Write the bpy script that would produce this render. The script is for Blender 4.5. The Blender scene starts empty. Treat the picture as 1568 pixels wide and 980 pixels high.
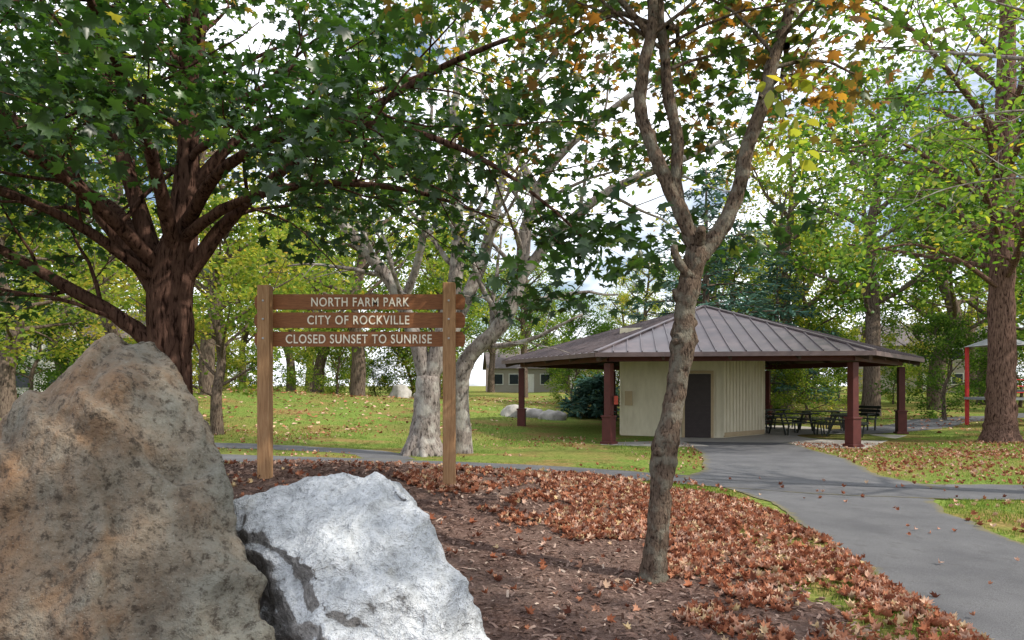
import bpy, math, random
import numpy as np
from mathutils import Vector, noise, Matrix
rng=np.random.default_rng(11); random.seed(11)
scene=bpy.context.scene
COL=scene.collection

# ------------------------------------------------------------ terrain height
def sst(a,b,t):
    t=np.clip((t-a)/(b-a),0,1); return t*t*(3-2*t)
def H(x,y):
    x=np.asarray(x,float); y=np.asarray(y,float)
    z=.55*np.exp(-((x+3)**2)/24.5-((y-9)**2)/12.5)
    z=z-.2*sst(15,20,y)*(1-sst(32,42,y))*np.exp(-((x-7.5)/9.5)**4)
    z=z+1.35*np.exp(-((x+14)/11)**2-((y-36)/9)**2)
    z=z+.45*np.exp(-((x+1)/6)**2-((y-42)/7)**2)
    z=z+.8*sst(38,70,y)+.03*np.sin(x*.9+1)*np.sin(y*.7)*sst(14,22,y)
    return z
def h(x,y): return float(H(x,y))
def vn(x,y,s,o=0):
    x=np.asarray(x)*s+o*17.3; y=np.asarray(y)*s+o*5.7
    xi=np.floor(x); yi=np.floor(y); fx=x-xi; fy=y-yi; fx=fx*fx*(3-2*fx); fy=fy*fy*(3-2*fy)
    def hs(a,b):
        v=np.sin(a*127.1+b*311.7+o*3.3)*43758.5453; return v-np.floor(v)
    return 2*((hs(xi,yi)*(1-fx)+hs(xi+1,yi)*fx)*(1-fy)+(hs(xi,yi+1)*(1-fx)+hs(xi+1,yi+1)*fx)*fy)-1

# ------------------------------------------------------------ material helpers
class N:
    def __init__(s,name):
        s.m=bpy.data.materials.new(name); s.m.use_nodes=True
        s.t=s.m.node_tree; s.b=s.t.nodes['Principled BSDF']; s.out=s.t.nodes['Material Output']
    def n(s,t,**k):
        x=s.t.nodes.new(t)
        for a,b in k.items(): setattr(x,a,b)
        return x
    def l(s,a,b): s.t.links.new(a,b)
    def pos(s,scale=(1,1,1),obj=True):
        c=s.n('ShaderNodeTexCoord'); mp=s.n('ShaderNodeMapping'); mp.inputs['Scale'].default_value=scale
        s.l(c.outputs['Object'],mp.inputs['Vector']); return mp.outputs['Vector']
    def noise(s,v,sc,det=4,ro=.6,dist=0):
        x=s.n('ShaderNodeTexNoise'); x.inputs['Scale'].default_value=sc; x.inputs['Detail'].default_value=det
        x.inputs['Roughness'].default_value=ro; x.inputs['Distortion'].default_value=dist; s.l(v,x.inputs['Vector']); return x.outputs['Fac']
    def vor(s,v,sc,feat='F1',out='Distance'):
        x=s.n('ShaderNodeTexVoronoi',feature=feat); x.inputs['Scale'].default_value=sc; s.l(v,x.inputs['Vector']); return x.outputs[out]
    def ramp(s,f,stops,interp='LINEAR'):
        x=s.n('ShaderNodeValToRGB'); cr=x.color_ramp; cr.interpolation=interp
        while len(cr.elements)<len(stops): cr.elements.new(.5)
        for e,(p,c) in zip(cr.elements,stops):
            e.position=p; e.color=(c[0],c[1],c[2],1) if hasattr(c,'__len__') else (c,c,c,1)
        s.l(f,x.inputs['Fac']); return x.outputs['Color']
    def mix(s,f,a,b,mode='MIX'):
        x=s.n('ShaderNodeMix',data_type='RGBA',blend_type=mode)
        for i,v in ((0,f),(6,a),(7,b)):
            if hasattr(v,'links'): s.l(v,x.inputs[i])
            elif i==0: x.inputs[0].default_value=v
            else: x.inputs[i].default_value=(*v,1)
        return x.outputs[2]
    def math(s,op,a,b=0.0):
        x=s.n('ShaderNodeMath',operation=op)
        for i,v in enumerate((a,b)):
            if hasattr(v,'links'): s.l(v,x.inputs[i])
            else: x.inputs[i].default_value=v
        return x.outputs[0]
    def attr(s,name):
        x=s.n('ShaderNodeAttribute',attribute_name=name); return x.outputs['Fac']
    def bump(s,f,st=.3,dist=.02,prev=None):
        x=s.n('ShaderNodeBump'); x.inputs['Strength'].default_value=st; x.inputs['Distance'].default_value=dist
        s.l(f,x.inputs['Height'])
        if prev is not None: s.l(prev,x.inputs['Normal'])
        return x.outputs['Normal']
    def fin(s,col=None,rough=.8,nrm=None,spec=.3,metal=0):
        if col is not None:
            if hasattr(col,'links'): s.l(col,s.b.inputs['Base Color'])
            else: s.b.inputs['Base Color'].default_value=(*col,1)
        if hasattr(rough,'links'): s.l(rough,s.b.inputs['Roughness'])
        else: s.b.inputs['Roughness'].default_value=rough
        s.b.inputs['Specular IOR Level'].default_value=spec
        s.b.inputs['Metallic'].default_value=metal
        if nrm is not None: s.l(nrm,s.b.inputs['Normal'])
        return s.m
    def diffuse(s,col,nrm=None):
        s.t.nodes.remove(s.b); d=s.n('ShaderNodeBsdfDiffuse'); s.l(col,d.inputs['Color'])
        if nrm is not None: s.l(nrm,d.inputs['Normal'])
        s.l(d.outputs[0],s.out.inputs['Surface']); return s.m

def leaf_mat(name,stops,trans=.4,gloss=0,objrand=0.0,warm=(1.8,1.75,.8)):
    m=N(name); m.t.nodes.remove(m.b); f=m.attr('tint')
    if objrand:
        oi=m.n('ShaderNodeObjectInfo'); f=m.math('ADD',f,m.math('MULTIPLY',m.math('SUBTRACT',oi.outputs['Random'],.5),objrand))
    c=m.ramp(f,stops)
    d=m.n('ShaderNodeBsdfDiffuse'); m.l(c,d.inputs['Color'])
    tr=m.n('ShaderNodeBsdfTranslucent')
    c2=m.mix(1.0,c,warm,'MULTIPLY'); m.l(c2,tr.inputs['Color'])
    mx=m.n('ShaderNodeMixShader'); mx.inputs[0].default_value=trans
    m.l(d.outputs[0],mx.inputs[1]); m.l(tr.outputs[0],mx.inputs[2]); o=mx.outputs[0]
    if gloss:
        gl=m.n('ShaderNodeBsdfGlossy'); gl.inputs['Roughness'].default_value=.42; gl.inputs['Color'].default_value=(1,1,1,1)
        m2=m.n('ShaderNodeMixShader'); m2.inputs[0].default_value=gloss; m.l(o,m2.inputs[1]); m.l(gl.outputs[0],m2.inputs[2]); o=m2.outputs[0]
    m.l(o,m.out.inputs['Surface']); return m.m
def bark_mat(name,dark,light,sc=1.0,lichen=None,rough_amt=.6,zs=.18):
    m=N(name); v=m.pos((1,1,zs)); p=m.pos()
    a=m.noise(v,22*sc,4,.65,.5); b=m.noise(p,3.2*sc,3,.6)
    c=m.ramp(a,[(.32,dark),(.66,light)])
    c=m.mix(m.ramp(a,[(.36,.85),(.46,0)]),c,tuple(x*.3 for x in dark))
    if lichen: c=m.mix(m.ramp(b,[(.48,0),(.62,.8)]),c,lichen)
    return m.diffuse(c,m.bump(a,rough_amt,.04))
def plain(name,c,rough=.7,var=.25,sc=6,spec=.3,metal=0,bump=.1):
    m=N(name); p=m.pos(); a=m.noise(p,sc,4,.6)
    col=m.ramp(a,[(.25,tuple(x*(1-var) for x in c)),(.75,tuple(min(1,x*(1+var)) for x in c))])
    return m.fin(col,rough,m.bump(a,bump,.02),spec,metal)

# ------------------------------------------------------------ mesh helpers
def np_mesh(name,V,F,K,mat,tint=None,smooth=False):
    me=bpy.data.meshes.new(name); nF=len(F)//K
    me.vertices.add(len(V)); me.vertices.foreach_set('co',np.ascontiguousarray(V,dtype=np.float32).ravel())
    me.loops.add(len(F)); me.loops.foreach_set('vertex_index',np.ascontiguousarray(F,dtype=np.int32))
    me.polygons.add(nF); me.polygons.foreach_set('loop_start',np.arange(0,nF*K,K,dtype=np.int32))
    if smooth: me.polygons.foreach_set('use_smooth',np.ones(nF,bool))
    me.update(calc_edges=True)
    if tint is not None:
        at=me.attributes.new('tint','FLOAT','POINT'); at.data.foreach_set('value',np.ascontiguousarray(tint,dtype=np.float32))
    me.materials.append(mat); return me
def obj(name,me,parent=None,loc=None):
    o=bpy.data.objects.new(name,me); COL.objects.link(o)
    if parent: o.parent=parent
    if loc: o.location=loc
    return o
def empty(name,loc=(0,0,0)):
    o=bpy.data.objects.new(name,None); COL.objects.link(o); o.location=loc; o.empty_display_size=.2; return o

half=[(0,0),(.24,-.14),(.2,.06),(.52,.1),(.36,.28),(.5,.6),(.2,.52),(0,1.0)]
outl=half+[(-x,y) for x,y in half[-2:0:-1]]
def fan(outl,cz=.0,edge=.0):
    V=[(0,.3,cz)]+[(x,y,-edge*(abs(x)*1.2+max(0,y-.4)*.6)) for x,y in outl]
    F=[]; n=len(outl)
    for i in range(n): F+= [0,1+i,1+(i+1)%n]
    return np.array(V),np.array(F)
MAPLE=fan(outl,.04,.28)
CURL=fan([(x*.8,y*.85) for x,y in outl],-.14,-.8)
OV=[(0,0),(.2,.2),(.27,.5),(.15,.8),(0,1.0),(-.15,.8),(-.27,.5),(-.2,.2)]
OVAL=(np.array([(x,y,abs(x)*.35) for x,y in OV]),np.array([0,1,7, 1,2,7, 7,2,6, 2,3,6, 6,3,5, 3,4,5]))
DIA=(np.array([(0,0,0),(.36,.45,.06),(0,1,-.1),(-.36,.45,.06)]),np.array([0,1,2,0,2,3]))
CHIP=(np.array([(-.13,0,0),(.13,0,.03),(.16,.5,.09),(-.1,.55,.1),(.08,1,0),(-.12,.95,.02)]),np.array([0,1,2,0,2,3,3,2,4,3,4,5]))
BLADE=(np.array([(-.05,0,0),(.05,0,0),(.03,.6,.02),(.0,1,.25)]),np.array([0,1,2,0,2,3]))
NEED=(np.array([(-.1,0,0),(.1,0,0),(.13,.6,-.03),(0,1,-.1),(-.13,.6,-.03)]),np.array([0,1,2,0,2,3,0,3,4]))
def scatter(P,D,Nn,S,tint,tpl):
    P=np.asarray(P,float); V0,F0=tpl; n=len(P); k=len(V0)
    Nn=Nn/np.linalg.norm(Nn,axis=1,keepdims=True)
    D=D-Nn*np.sum(D*Nn,axis=1,keepdims=True); D=D/(np.linalg.norm(D,axis=1,keepdims=True)+1e-9)
    X=np.cross(D,Nn); S=S[:,None,None]
    V=P[:,None,:]+S*(V0[None,:,0:1]*X[:,None,:]+V0[None,:,1:2]*D[:,None,:]+V0[None,:,2:3]*Nn[:,None,:])
    F=(F0[None,:]+(np.arange(n)*k)[:,None]).ravel()
    return V.reshape(-1,3),F,np.repeat(tint,k)
def leaves(name,tips,outd,per,spread,size,mat,tpl,parent,tlo=0,thi=1,flat=.7,droop=.35,keep=None,clump=.5,seed=0,zfun=None):
    tips=np.array([tuple(t) for t in tips]); outd=np.array([tuple(t) for t in outd])
    idx=np.repeat(np.arange(len(tips)),per); n=len(idx)
    P=tips[idx]+rng.normal(0,spread,(n,3))*np.array([1,1,.6])
    if keep is not None:
        k=keep(P); P=P[k]; idx=idx[k]; n=len(idx)
    D=outd[idx]+rng.normal(0,.7,(n,3)); D[:,2]-=droop
    Nn=rng.normal(0,flat,(n,3)); Nn[:,2]+=1.0
    ct=rng.random(len(tips))[idx]
    t=tlo+(thi-tlo)*(clump*ct+(1-clump)*rng.random(n))
    if zfun is not None: t=t+zfun(P)
    S=size*rng.uniform(.6,1.25,n)
    V,F,T=scatter(P,D,Nn,S,np.clip(t,0,1),tpl)
    return obj(name,np_mesh(name,V,F,3,mat,T),parent)

def catmull(P,sub=5):
    P=[Vector(p) for p in P]; out=[]
    Q=[P[0]*2-P[1]]+P+[P[-1]*2-P[-2]]
    for i in range(1,len(Q)-2):
        for j in range(sub):
            t=j/sub; a,b,c,d=Q[i-1],Q[i],Q[i+1],Q[i+2]
            out.append(.5*((2*b)+(c-a)*t+(2*a-5*b+4*c-d)*t*t+(3*b-a-3*c+d)*t**3))
    out.append(P[-1]); return out
def lerpr(R,n):
    return list(np.interp(np.linspace(0,len(R)-1,n),range(len(R)),R))
class Tree:
    def __init__(s,rough=.08,minr=.004):
        s.V=[];s.F=[];s.tips=[];s.out=[];s.rough=rough;s.minr=minr
    def tube(s,pts,rad,sides=8,cap=True):
        base=len(s.V); up=Vector((.3,1,.1)); n=len(pts)
        for i,p in enumerate(pts):
            d=(pts[min(i+1,n-1)]-pts[max(i-1,0)]).normalized()
            u=(up-d*up.dot(d)).normalized(); w=d.cross(u); up=u
            for k in range(sides):
                a=2*math.pi*k/sides; r=rad[i]
                dv=u*math.cos(a)+w*math.sin(a)
                if s.rough and sides>6 and r>.02:
                    q=p+dv*r; r*=1+s.rough*2*noise.noise(q*(.65/max(r,.05)))+s.rough*noise.noise(q*(1.5/max(r,.05)))
                s.V.append(tuple(p+dv*r))
        for i in range(n-1):
            for k in range(sides):
                a=base+i*sides+k; b=base+i*sides+(k+1)%sides
                s.F.append((a,b,b+sides,a+sides))
        if cap:
            c=len(s.V); s.V.append(tuple(pts[-1]+(pts[-1]-pts[-2]).normalized()*rad[-1]*.4))
            for k in range(sides):
                a=base+(n-1)*sides+k; b=base+(n-1)*sides+(k+1)%sides
                s.F.append((a,b,c))
    def grow(s,p,d,L,r,lvl,P):
        n=max(3,int(L/P.get('seg',.35))); pts=[Vector(p)]; d=Vector(d).normalized(); step=L/n; w=P['wob']
        for i in range(n):
            d=(d+Vector((random.gauss(0,w),random.gauss(0,w),random.gauss(0,w)+P['up'][lvl]))).normalized()
            pts.append(pts[-1]+d*step)
        rad=[max(s.minr*.5,r*(1-.72*i/n)) for i in range(n+1)]
        if r>s.minr: s.tube(pts,rad,3 if r<.012 else (5 if r<.04 else 9),cap=r>.02)
        s.kids(pts,rad,lvl,P,.2)
    def kids(s,pts,rad,lvl,P,t0=.2,dens=None):
        n=len(pts)-1; L=sum((pts[i+1]-pts[i]).length for i in range(n))
        if lvl>=P['max']:
            for i in range(1,n+1):
                s.tips.append(pts[i]); s.out.append((pts[i]-pts[i-1]).normalized())
            return
        dn=P['dens'][lvl] if dens is None else dens
        m=max(2,int(L*dn+random.random()))
        az=random.random()*6.28
        for j in range(m):
            t=t0+(1-t0)*(j+random.random()*.9)/m; t=min(t,.999); i=int(t*n); f=t*n-i
            q=pts[i].lerp(pts[i+1],f); d=(pts[i+1]-pts[i]).normalized()
            az+=2.4+random.gauss(0,.4)
            u=d.orthogonal().normalized(); w=d.cross(u); side=u*math.cos(az)+w*math.sin(az)
            side.z*=P.get('flat',.7)
            nd=(d*P['fwd']+side*(1-P['fwd']*.4)).normalized()
            cl=min(L*P['ratio']*(1.15-.6*t)*random.uniform(.7,1.3),P['maxL'][lvl])
            s.grow(q,nd,cl,max(s.minr*.6,rad[min(i,n)]*P.get('rr',.5)),lvl+1,P)
        s.tips.append(pts[-1]); s.out.append((pts[-1]-pts[-2]).normalized())
    def limb(s,P,R,sides=10,sub=5,kids=None,t0=.3,dens=None,lvl=0):
        pts=catmull(P,sub); rad=lerpr(R,len(pts)); s.tube(pts,rad,sides)
        if kids: s.kids(pts,rad,lvl,kids,t0,dens)
        return pts,rad
    def build(s,name,mat,parent):
        me=bpy.data.meshes.new(name); me.from_pydata(s.V,[],s.F)
        me.polygons.foreach_set('use_smooth',np.ones(len(me.polygons),bool))
        me.materials.append(mat); return obj(name,me,parent)

class Box:
    def __init__(s): s.V=[];s.F=[];s.mi=[]
    def box(s,c,sz,rot=0,m=0,M=None):
        x,y,z=[a/2 for a in sz]; b=len(s.V)
        R=Matrix.Rotation(rot,3,'Z') if M is None else M
        for dz in (-z,z):
            for dx,dy in ((-x,-y),(x,-y),(x,y),(-x,y)):
                s.V.append(Vector(c)+R@Vector((dx,dy,dz)))
        for f in ((3,2,1,0),(4,5,6,7),(0,1,5,4),(1,2,6,5),(2,3,7,6),(3,0,4,7)):
            s.F.append([b+i for i in f]); s.mi.append(m)
    def beam(s,a,bq,w,hh,m=0):
        a=Vector(a); bq=Vector(bq); d=bq-a; L=d.length; d.normalize()
        sd=d.cross(Vector((0,0,1)))
        if sd.length<1e-4: sd=Vector((1,0,0))
        sd.normalize(); up=sd.cross(d); M=Matrix((d,sd,up)).transposed()
        s.box((a+bq)/2,(L,w,hh),m=m,M=M)
    def poly(s,pts,m=0):
        b=len(s.V); s.V+= [Vector(p) for p in pts]; s.F.append(list(range(b,b+len(pts)))); s.mi.append(m)
    def build(s,name,mats,parent=None,bevel=0,loc=None):
        me=bpy.data.meshes.new(name); me.from_pydata([tuple(v) for v in s.V],[],s.F)
        for m in mats: me.materials.append(m)
        for p,i in zip(me.polygons,s.mi): p.material_index=i
        o=obj(name,me,parent,loc)
        if bevel:
            b=o.modifiers.new('bevel','BEVEL'); b.width=bevel; b.segments=2; b.limit_method='ANGLE'
        return o

# ------------------------------------------------------------ boulders
def boulder(name,pts,mat,vox=.02,amps=((1.6,.05),(5,.02),(14,.008)),seed=0,planes=0.,sh=3):
    import bmesh
    bm=bmesh.new()
    for q in pts: bm.verts.new(q)
    bmesh.ops.convex_hull(bm,input=bm.verts)
    bmesh.ops.delete(bm,geom=[v for v in bm.verts if not v.link_faces],context='VERTS')
    me=bpy.data.meshes.new(name); bm.to_mesh(me); bm.free()
    o=obj(name,me); r=o.modifiers.new('r','REMESH'); r.mode='VOXEL'; r.voxel_size=vox
    sm=o.modifiers.new('s','SMOOTH'); sm.iterations=sh
    dg=bpy.context.evaluated_depsgraph_get(); me2=bpy.data.meshes.new_from_object(o.evaluated_get(dg))
    o.modifiers.clear(); o.data=me2; me2.name=name
    sv=Vector((seed,seed*2,0)); new=[]
    for v in me2.vertices:
        c=v.co; d=0
        for f,a in amps:
            q=c*f+sv; n0=noise.noise(q); d+=a*(n0-.7*abs(noise.noise(q*1.7+sv)))
        if planes:
            t=(c.x*.8+c.z*.5+c.y*.3)*2.1+noise.noise(c*1.6+sv)*1.5; fr=t-math.floor(t); d+=planes*(fr if fr<.92 else (1-fr)*11.5)
        new.append(c+v.normal*d)
    for v,c in zip(me2.vertices,new): v.co=c
    me2.polygons.foreach_set('use_smooth',np.ones(len(me2.polygons),bool))
    me2.materials.clear(); me2.materials.append(mat); return o
m=N('brown_sandstone'); p=m.pos(); a=m.noise(p,1.7,5,.65,.3); b=m.noise(p,4.5,5,.7); c=m.noise(p,24,5,.75)
st=m.noise(m.pos((1,1,.7)),2.6,5,.72,.3)
col=m.ramp(b,[(.3,(.105,.08,.06)),(.5,(.185,.148,.112)),(.68,(.26,.215,.165))])
sxr=m.n('ShaderNodeSeparateXYZ'); m.l(p,sxr.inputs[0])
side=m.math('MULTIPLY',m.math('ADD',sxr.outputs['X'],1.75),.16)   # weathering varies along the stone
col=m.mix(m.ramp(m.math('SUBTRACT',a,side),[(.44,0),(.66,.7)]),col,m.ramp(c,[(.35,(.18,.085,.042)),(.7,(.30,.17,.085))]))
col=m.mix(m.ramp(m.math('ADD',st,side),[(.46,0),(.66,.65)]),col,m.ramp(c,[(.3,(.125,.13,.115)),(.7,(.255,.265,.235))]))
col=m.mix(m.ramp(c,[(.37,.8),(.48,0)]),col,(.05,.04,.032))
col=m.mix(m.ramp(m.vor(p,55),[(.08,.5),(.16,0)]),col,(.36,.34,.30))
SAND=m.fin(col,.88,m.bump(c,.8,.02,m.bump(b,.8,.07)),.15)
m=N('white_quartz'); p=m.pos(); a=m.noise(p,3,4,.65,.4); b=m.noise(p,9,5,.7,.3); c=m.noise(p,36,4,.75)
col=m.ramp(b,[(.28,(.34,.355,.38)),(.5,(.56,.585,.62)),(.7,(.70,.72,.76))])
col=m.mix(m.ramp(c,[(.36,.55),(.48,0)]),col,(.22,.225,.24))
col=m.mix(m.ramp(a,[(.6,0),(.7,.4)]),col,(.33,.29,.20))
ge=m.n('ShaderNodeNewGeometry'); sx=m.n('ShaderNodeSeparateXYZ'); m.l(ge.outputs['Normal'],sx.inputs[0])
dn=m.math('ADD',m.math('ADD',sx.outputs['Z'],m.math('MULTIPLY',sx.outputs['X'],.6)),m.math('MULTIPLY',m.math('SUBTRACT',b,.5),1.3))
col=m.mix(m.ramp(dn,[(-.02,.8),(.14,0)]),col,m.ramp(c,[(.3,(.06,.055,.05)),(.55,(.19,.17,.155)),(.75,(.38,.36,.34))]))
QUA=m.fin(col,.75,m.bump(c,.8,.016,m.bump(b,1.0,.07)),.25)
boulder('brown_boulder',[(-1.82,3.3,1.84),(-1.68,3.4,1.84),(-1.55,3.35,1.73),(-1.99,3.2,1.70),(-2.28,3.25,1.43),(-2.48,3.3,1.18),(-2.8,3.2,.9),(-3.1,3.3,.5),(-3.2,3.3,-.2),
 (-1.42,3.3,1.46),(-1.32,3.25,1.16),(-1.2,3.1,.88),(-.99,2.95,.50),(-.80,2.85,-.2),(-1.2,2.5,-.2),(-2.5,2.5,-.2),(-1.76,2.88,1.22),(-2.35,2.8,.8),(-1.4,2.85,.55),(-1.68,3.06,1.60),
 (-1.85,4.0,1.2),(-1.7,3.9,.6),(-2.8,4.0,.7),(-1.6,3.9,-.2),(-3,4.1,-.2)],SAND,.018,((1.2,.08),(3.2,.035),(8,.016),(22,.006)),3,.05,1)
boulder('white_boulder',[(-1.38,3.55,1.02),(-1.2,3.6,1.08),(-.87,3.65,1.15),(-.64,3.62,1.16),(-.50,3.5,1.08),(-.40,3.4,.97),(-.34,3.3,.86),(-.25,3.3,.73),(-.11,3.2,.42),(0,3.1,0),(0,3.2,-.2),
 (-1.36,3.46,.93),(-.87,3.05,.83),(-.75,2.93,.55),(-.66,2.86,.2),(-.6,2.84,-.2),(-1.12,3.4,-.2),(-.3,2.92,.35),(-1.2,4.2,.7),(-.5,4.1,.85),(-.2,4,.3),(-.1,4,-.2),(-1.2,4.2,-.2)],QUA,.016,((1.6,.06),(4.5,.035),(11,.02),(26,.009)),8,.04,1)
STO=plain('field_stone',(.34,.32,.30),.85,.35,3,bump=.6)
for i,(x,y,s,hh) in enumerate([(-6.2,40,.9,.8),(0.0,33,.75,.6),(1.0,33.6,.8,.45),(1.9,33,.9,.5),(2.2,34,.6,.35),(-5.3,41,.6,.4)]):
    z=h(x,y); pts=[(x+s*random.uniform(.6,1)*math.cos(a)*k,y+s*.7*math.sin(a)*k,z+zz*hh) for zz,k in ((-.3,1.),(.5,.95),(.95,.5)) for a in [j*1.05+random.random()*.5 for j in range(6)]]
    boulder('field_boulder',pts,STO,.1,((1.2,.1),(4,.04)),i*5)
sg=empty('park_sign',(0,0,0)); YB=8.325
CREAM=plain('cream_paint',(.82,.78,.67),.6,.08)
TX=[]
for txt,x0,x1,z in (('NORTH FARM PARK',-2.325,-1.19,2.565),('CITY OF ROCKVILLE',-2.37,-1.19,2.357),('CLOSED SUNSET TO SUNRISE',-2.62,-.93,2.137)):
    cu=bpy.data.curves.new('t','FONT'); cu.body=txt; cu.extrude=.02; cu.size=1; cu.space_character=1.12; cu.offset=.008
    to=obj('t',cu); TX.append((to,x0,x1,z))
dg=bpy.context.evaluated_depsgraph_get()
for to,x0,x1,z in TX:
    me=bpy.data.meshes.new_from_object(to.evaluated_get(dg))
    co_=np.array([v.co[:] for v in me.vertices]); mn=co_.min(0); mxx=co_.max(0)
    s1=(x1-x0)/(mxx[0]-mn[0]); s2=.104/(mxx[1]-mn[1])
    for v in me.vertices:
        v.co=Vector((x0+(v.co.x-mn[0])*s1,YB-.003-(v.co.z)*.2,z-.052+(v.co.y-mn[1])*s2))
    me.materials.clear(); me.materials.append(CREAM); obj('lettering',me,sg)
for to,_,_,_ in TX: bpy.data.objects.remove(to)

# ------------------------------------------------------------ world, sun, camera
AZ,EL=math.radians(112),math.radians(44)
w=bpy.data.worlds.new('World'); scene.world=w; w.use_nodes=True; nt=w.node_tree
bg=nt.nodes['Background']; sky=nt.nodes.new('ShaderNodeTexSky'); sky.sky_type='NISHITA'; sky.sun_disc=False
sky.sun_elevation=EL; sky.sun_rotation=AZ; sky.dust_density=1.5
tc=nt.nodes.new('ShaderNodeTexCoord'); nz=nt.nodes.new('ShaderNodeTexNoise'); nz.inputs['Scale'].default_value=2.6; nz.inputs['Detail'].default_value=5; nz.inputs['Roughness'].default_value=.6
mp=nt.nodes.new('ShaderNodeMapping'); mp.inputs['Scale'].default_value=(1,1,2.2)
nt.links.new(tc.outputs['Generated'],mp.inputs['Vector']); nt.links.new(mp.outputs['Vector'],nz.inputs['Vector'])
cr=nt.nodes.new('ShaderNodeValToRGB'); cr.color_ramp.elements[0].position=.39; cr.color_ramp.elements[1].position=.53
nt.links.new(nz.outputs['Fac'],cr.inputs['Fac'])
mx=nt.nodes.new('ShaderNodeMix'); mx.data_type='RGBA'; nt.links.new(cr.outputs['Color'],mx.inputs[0]); nt.links.new(sky.outputs['Color'],mx.inputs[6])
mx.inputs[7].default_value=(12.6,13.0,13.8,1); nt.links.new(mx.outputs[2],bg.inputs['Color']); bg.inputs['Strength'].default_value=.15
S=Vector((math.sin(AZ)*math.cos(EL),math.cos(AZ)*math.cos(EL),math.sin(EL)))
ld=bpy.data.lights.new('sun','SUN'); ld.energy=5; ld.angle=math.radians(.9); ld.color=(1,.93,.80)
lo=obj('sun',ld); lo.rotation_euler=S.to_track_quat('Z','Y').to_euler(); lo.location=(30,0,40)
cam=bpy.data.cameras.new('camera'); co=obj('camera',cam); co.location=(0,0,1.6); co.rotation_euler=(math.radians(90),0,0)
cam.sensor_width=36; cam.lens=36*1100/1568; cam.shift_y=100/1568; cam.clip_end=2000; cam.clip_start=.05; scene.camera=co
scene.view_settings.view_transform='Standard'; scene.view_settings.look='None'; scene.view_settings.exposure=0

# ------------------------------------------------------------ path layout
STR=[('asphalt_path',[(4.1,-6),(4.0,0),(3.95,4),(4.05,7),(4.3,9),(4.65,11.4)],[2.3,2.3,2.2,2.0,2.1,3.4],.010),
     ('cross_path',[(-40,20),(-14,17.4),(-6,15.4),(0,13.1),(1.4,12.2),(3.2,11.3),(6,10.75),(8,10.7),(13,10.9),(30,13)],[1.7]*7+[1.5]*3,.014),
     ('pavilion_path',[(4.65,11.3),(5.0,13),(5.8,16),(6.55,19),(7.0,22.5)],[4.0,3.0,3.0,3.1,3.2],.018),
     ('branch_path',[(-30,24),(-12,20),(-7,18.6),(-3.6,17.2),(-2.5,15)],[1.1]*5,.006),
     ('playground_path',[(12,27),(16,29),(20,33),(30,40)],[2.5,2.5,2.5,2.5],.012)]
strips=[]
for nm,P,W,off in STR:
    c=catmull([(x,y,0) for x,y in P],20); W2=lerpr(W,len(c)); strips.append((nm,np.array([(v.x,v.y) for v in c]),np.array(W2)/2,off))
def path_d(x,y):
    best=np.full(len(x),99.)
    for nm,c,hw,off in strips:
        for (cx,cy),w_ in zip(c,hw):
            np.minimum(best,np.hypot(x-cx,y-cy)-w_,out=best)
    return best
def inpoly(x,y,P):
    ins=np.zeros(len(x),bool); n=len(P)
    for i in range(n):
        x1,y1=P[i]; x2,y2=P[(i+1)%n]
        c=((y1>y)!=(y2>y))&(x<(x2-x1)*(y-y1)/((y2-y1) if y2!=y1 else 1e-9)+x1); ins^=c
    return ins
MUL=[(-9,-3),(-9,9),(-7,11),(-5,11.9),(-2,12.0),(0,11.4),(1.4,10.5),(2.1,9.5),(2.3,8),(2.15,6.8),(2.2,5.5),(2.4,4.2),(2.5,2),(2.5,-3)]

# ------------------------------------------------------------ ground
g=N('lawn'); p=g.pos()
a=g.noise(p,.55,4,.65); b=g.noise(p,14,4,.7)
grass=g.ramp(b,[(.3,(.06,.105,.02)),(.5,(.13,.19,.042)),(.72,(.27,.31,.085))])
dry=g.ramp(b,[(.35,(.14,.08,.04)),(.6,(.32,.185,.09)),(.75,(.42,.28,.15))])
fallen=g.ramp(g.noise(p,.16,2,.5),[(.42,0),(.62,.7)])
col=g.mix(g.math('MAXIMUM',g.ramp(a,[(.46,0),(.62,.7)]),g.math('MULTIPLY',fallen,b)),grass,dry)
LAWN=g.diffuse(col,g.bump(b,.8,.04))
xs=np.concatenate([np.linspace(-500,-40,24),np.arange(-38,-12,1.0),np.arange(-12,18,.2),np.arange(18,40,1.0),np.linspace(42,500,24)])
ys=np.concatenate([[-60,-30,-15,-8],np.arange(-6,26,.2),np.arange(26,70,1.0),70*np.geomspace(1,11,22)])
X,Y=np.meshgrid(xs,ys); Z=H(X,Y)
V=np.stack([X.ravel(),Y.ravel(),Z.ravel()],1); nx=len(xs); ny=len(ys)
I=(np.arange(ny-1)[:,None]*nx+np.arange(nx-1)[None,:]).ravel()
obj('ground',np_mesh('ground',V,np.stack([I,I+1,I+1+nx,I+nx],1).ravel(),4,LAWN,None,True))

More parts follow.
